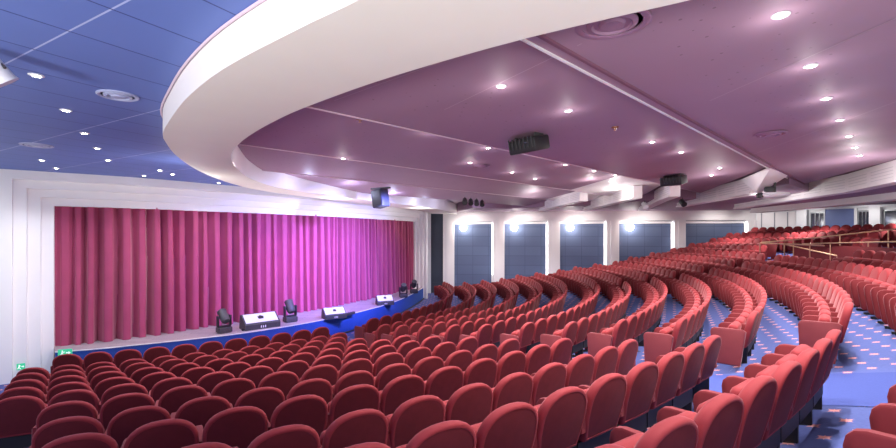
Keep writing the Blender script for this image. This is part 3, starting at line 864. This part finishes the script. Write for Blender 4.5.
def wedge(x, y, rz, w, d, h, lab):
    t = thing('floor_monitor', lab, 'floor monitor', (x, y, ZS), rz, 'wedge monitors on the stage edge')
    prof = [(-d/2, 0), (d/2, 0), (d/2, h*.35), (d*.42, h*.42), (-d*.22, h), (-d*.42, h*.92), (-d/2, h*.3)]
    n = len(prof); vs = [(-w/2, y_, z_) for y_, z_ in prof]+[(w/2, y_, z_) for y_, z_ in prof]
    MB().add(vs, [tuple(range(n-1, -1, -1)), tuple(range(n, 2*n))]+[(i, (i+1) % n, n+(i+1) % n, n+i) for i in range(n)]).build('cabinet', M['dark'], t)
    a = Vector((0, -d*.42+0, h*.97)); 
    p0, p1 = Vector((0, d*.42, h*.42)), Vector((0, -d*.22, h)); u = (p1-p0); nn = Vector((0, -u.z, u.y)).normalized()
    if nn.z < 0: nn = -nn
    def on(xx, q, o_): b = p0+u*q+nn*o_; return (xx, b.y, b.z)
    MB().add([on(-w*.46, .06, .006), on(w*.46, .06, .006), on(w*.46, .94, .006), on(-w*.46, .94, .006)], [(0,1,2,3)]).build('grille', M['silver'], t)  # pale tone paints in the strong light on the sloping face
    gr_ = [c for c in t.children if c.name.startswith('grille')][0]; gr_['label'] = 'pale grey grille'
    MB().add([on(-w*.07, .38, .01), on(w*.07, .38, .01), on(w*.09, .62, .01), on(0, .74, .01), on(-w*.09, .62, .01)], [(0,1,2,3,4)]).build('badge', M['black'], gr_)
    f = MB()
    for i in range(3): f.box((-w*.06+w*.06*i, d/2+.006, h*.17), (w*.025, .006, h*.16))
    f.build('socket_plate', M['silver'], t)
# sloping faces look back to the stage; the low front faces the house
wedge(-5.62, 13.40, math.radians(225-2), 1.02, .52, .42, 'large floor monitor wedge with light-paled face on the stage edge')
wedge(-3.80, 14.95, math.radians(212), .72, .46, .34, 'floor monitor wedge beside a flat bar in mid stage')
wedge(-2.52, 17.85, math.radians(200), .66, .46, .36, 'floor monitor wedge nearest the far end of the stage')
t = thing('floor_bar_light', 'long low black bar light lying beside the middle floor monitor', 'stage light', (-3.45, 15.35, ZS), math.radians(62))
MB().rbox((0, 0, .05), (.75, .10, .09), .015).build('casing', M['dark'], t, True)
f = MB()
for i in range(6): f.lathe([(.032, 0), (.0, .012)], 10, c=(-.3+.12*i, 0, .096))
f.build('lens_strip', M['lens'], t)
t = thing('floor_pedal', 'tiny black foot pedal on the stage between light and monitor', 'pedal', (-5.86, 12.98, ZS), math.radians(40))
MB().rbox((0, 0, .035), (.22, .14, .07), .012).build('casing', M['black'], t, True)
MB().rbox((.05, .0, .085), (.06, .06, .04), .01).build('switch', M['grey'], t, True)

# running-man exit signs
def exit_sign(x, y, z, rz, w, h, lab):
    t = thing('exit_sign', lab, 'exit sign', (x, y, z), rz)
    pl_ = MB().box((0, 0, 0), (w, .02, h)).build('plate', M['green'], t)
    g = MB(); s = h
    g.lathe([(0, 0), (s*.09, .002)], 10, c=(-w*.18, -.012, s*.28), rot=Matrix.Rotation(PI/2, 3, 'X'))
    g.box((-w*.2, -.012, s*.05), (s*.13, .004, s*.34), Matrix.Rotation(.35, 3, 'Y'))
    g.box((-w*.1, -.012, s*.1), (s*.3, .004, s*.08), Matrix.Rotation(-.3, 3, 'Y'))
    g.box((-w*.12, -.012, -s*.2), (s*.09, .004, s*.34), Matrix.Rotation(-.6, 3, 'Y'))
    g.box((-w*.28, -.012, -s*.2), (s*.09, .004, s*.34), Matrix.Rotation(.75, 3, 'Y'))
    g.box((w*.18, -.012, 0), (w*.2, .004, s*.12))
    g.add([(w*.26, -.014, s*.2), (w*.42, -.014, 0), (w*.26, -.014, -s*.2)], [(0,1,2)])
    g.build('pictogram', M['sign_white'], pl_)
e_ = at_len(catmull(EDGEPTS, 200), .19)
exit_sign(e_.x+.05, e_.y-.06, .60, math.radians(20), .27, .17, 'small green running man exit sign on the blue stage front')
q = offs(openp, D0+DS*3)[0]-tA*W*1.2*2.35+Vector((tA.y, -tA.x))*.02
exit_sign(q.x, q.y, .36, math.atan2(tA.y, tA.x), .14, .14, 'tiny green exit sign low on the white frame')

# ------------------------------------------------------------------ brass rails of the stairwell in the upper rows
def rail(name, lab, pts, posts, r=.022):
    t = thing('handrail', lab, 'handrail', (0,0,0), 0, None)
    MB().tube(pts, r, 8).build('rail', M['brass'], t, True)
    for p, h in posts: MB().tube([p, (p[0], p[1], p[2]-h)], r*.8, 8).build('post', M['brass'], t, True)
def radp(k, dr, a, z): 
    p = pol(RR[k]+dr, a); return (p.x, p.y, z)
z13 = ZF[13]; z12 = ZF[12]
A1 = [radp(12, .38, a, 3.07) for a in (-8.5, -10.5, -12.5, -14.5, -16.5, -18.6)]
rail('h', 'level brass handrail behind the row in front of the stairwell', A1, [(p, 3.07-z12) for p in A1[::2]])
B1 = [radp(12, .42, -8.6, 3.10), radp(13, .3, -9.6, 3.20), radp(14, .2, -12., 3.38), radp(14, .9, -14.5, 3.55), radp(14, 1.3, -19., 3.72)]
rail('h', 'brass handrail climbing beside the topmost rows', B1, [(B1[1], .9), (B1[2], .9), (B1[3], .9)])
C1 = [radp(13, .75, -9.0, 3.05), radp(13, .9, -12., 3.10), radp(13, 1.0, -16., 3.16), radp(13, 1.1, -21., 3.22)]
rail('h', 'lower brass handrail over the stairwell opening', C1, [(C1[1], .9), (C1[2], .9)])
D1 = [radp(12, .42, -12.5, 3.05), radp(13, .3, -15.5, 2.72)]
rail('h', 'short slanting brass handrail down into the stairwell', D1, [(D1[1], .5)])
wl2 = MB()
for k, (a0, a1) in enumerate(((-30., -7.),)):
    arc_strip(wl2, RR[13]+.95, RR[13]+.95, a0, a1, z13, 3.02, 30)
struct('wall_stair', wl2, M['velvet_shaded'])
tl = MB()
arc_strip(tl, RR[12]+.5, RR[13]+.6, -18.6, -8, z13+.01, z13+.01, 20)
o = tl.build('stair_carpet', M['teal']); o['kind'] = 'structure'

# ------------------------------------------------------------------ light
w = bpy.data.worlds.new('world'); scene.world = w; w.use_nodes = True
bg = w.node_tree.nodes['Background']; bg.inputs[0].default_value = (1, .98, .97, 1); bg.inputs[1].default_value = .9
# added spot without a fixture, out of view overhead, brightens the near seats
for x, y in ((1.5, 1.9),):
    spot((x, y, 4.5), E_DOWN*.6, (1, .95, .92), math.radians(118), .7)
# added spots without fixtures under the low ceiling, to brighten the top rows
for x, y in ((12.2, 11.5), (12.4, 14.6), (11.6, 17.8), (9.6, 20.2), (6.8, 21.6), (3.6, 22.8), (14.6, 18.6), (15.4, 14.6), (13.4, 21.4), (1.0, 23.4)):
    spot((x, y, 4.45), 300, (1, .95, .92), math.radians(130), .7)
# added unseen uplights behind the camera, brightening the ring and ceilings
for loc, e in (((-5., -2.5, 2.0), 1500), ((0., -4., 2.2), 1500), ((6., -2.8, 2.6), 300), ((10.5, 1.2, 3.0), 250)):
    spot(loc, e, (1, .965, .94), math.radians(174), .5, (loc[0], loc[1]+.4, 9), .5)
# added upward spots hidden before the stage, brightening ring and mauve ceiling
for loc, e in (((-4.05, 12.35, .25), 420), ((-1.75, 16.4, .25), 300), ((-6.6, 10.6, .25), 120)):
    spot(loc, e, (1, .95, .95), math.radians(132), .8, (loc[0]+.6, loc[1]-.6, 5), .1)
# stage wash on the curtain, hung under the ring
V, PK, WH, RD_ = (.55, .16, 1.), (1., .22, .72), (1, .8, .8), (1., .50, .48)
VI, PP = (.50, .50, 1.7), (1., .50, .86)
for loc, tg, e, c in (
    ((.6, 15.6, 4.45), (-3.4, 19.4, 2.0), 1000, VI), ((.4, 13.6, 4.45), (-4.4, 17.8, 2.0), 2100, VI), ((-.4, 12.2, 4.45), (-5.0, 16.4, 2.0), 2100, VI), ((-1.2, 10.8, 4.45), (-5.8, 15.2, 2.0), 1200, VI), ((-2.6, 9.0, 4.45), (-6.8, 13.8, 2.0), 240, VI),
    ((-4.5, 11.2, 4.45), (-4.9, 16.6, .9), 330, PP), ((-4.0, 12.4, 4.45), (-4.0, 18.4, .9), 300, PP),
    ((-5.1, 9.8, 4.45), (-6.2, 14.8, .9), 170, PP), ((-3.0, 12.9, 4.45), (-8.4, 11.9, 1.6), 210, RD_), ((-2.6, 14.2, 4.45), (-7.4, 13.4, 1.6), 140, RD_)):
    spot(loc, e, c, math.radians(58), .9, tg, .08)
# added lamps without bodies, washing frame, fascias and walls in white
for loc, e in (((-5.2, 9.0, 4.2), 22), ((5.4, 14.4, 4.3), 22), ((6.9, 11.6, 4.3), 24), ((8.6, 9.3, 4.2), 45), ((10.1, 14.6, 4.2), 45), ((3.2, 17.5, 4.3), 26), ((-3.6, 14.6, 4.4), 25), ((-1.2, 19.8, 4.4), 35)):
    point(loc, e, (1, .98, .96), .15)
for i, x in enumerate((1.4, 4.4, 7.5, 10.9, 14.4)):
    spot((x, wally(x)-1.9, 4.66), 110, (1, .97, .93), math.radians(120), .9, (x, wally(x), 2.6), .1)
for m in (.1, .45, .8, 1.1):
    p = RA+RD*m+RN*1.5; spot((p.x, p.y, 4.6), 45, (1, .97, .94), math.radians(130), .9, (*(p-RN*1.5), 3.2), .1)
spot((-7.0, 7.4, 3.9), 300, (1, .98, .97), math.radians(75), .9, (-10.7, 9.4, 2.2), .2)
# cool cove light inside the ring and warm scallops at the fascias
for x, y in ((-3.6, 11.6), (-2.9, 13.4), (-1.9, 15.6), (-.9, 17.8), (.1, 19.6), (1.4, 21.0)):
    point((x, y, 4.66), 15, (.62, .68, 1), .08)
for s, t in ((7.2, 14.0), (5.6, 17.0), (9.8, 14.0), (8.4, 16.4)):
    x, y = st_xy(s, t); point((x, y, 4.72), 11, (1, .95, .91), .06)

scene.view_settings.view_transform = 'Standard'; scene.view_settings.look = 'None'
scene.view_settings.exposure = .25; scene.view_settings.gamma = 1.
scene.view_settings.use_curve_mapping = False
scene.cycles.use_denoising = True
scene.cycles.max_bounces = 8
scene.cycles.sample_clamp_indirect = 6
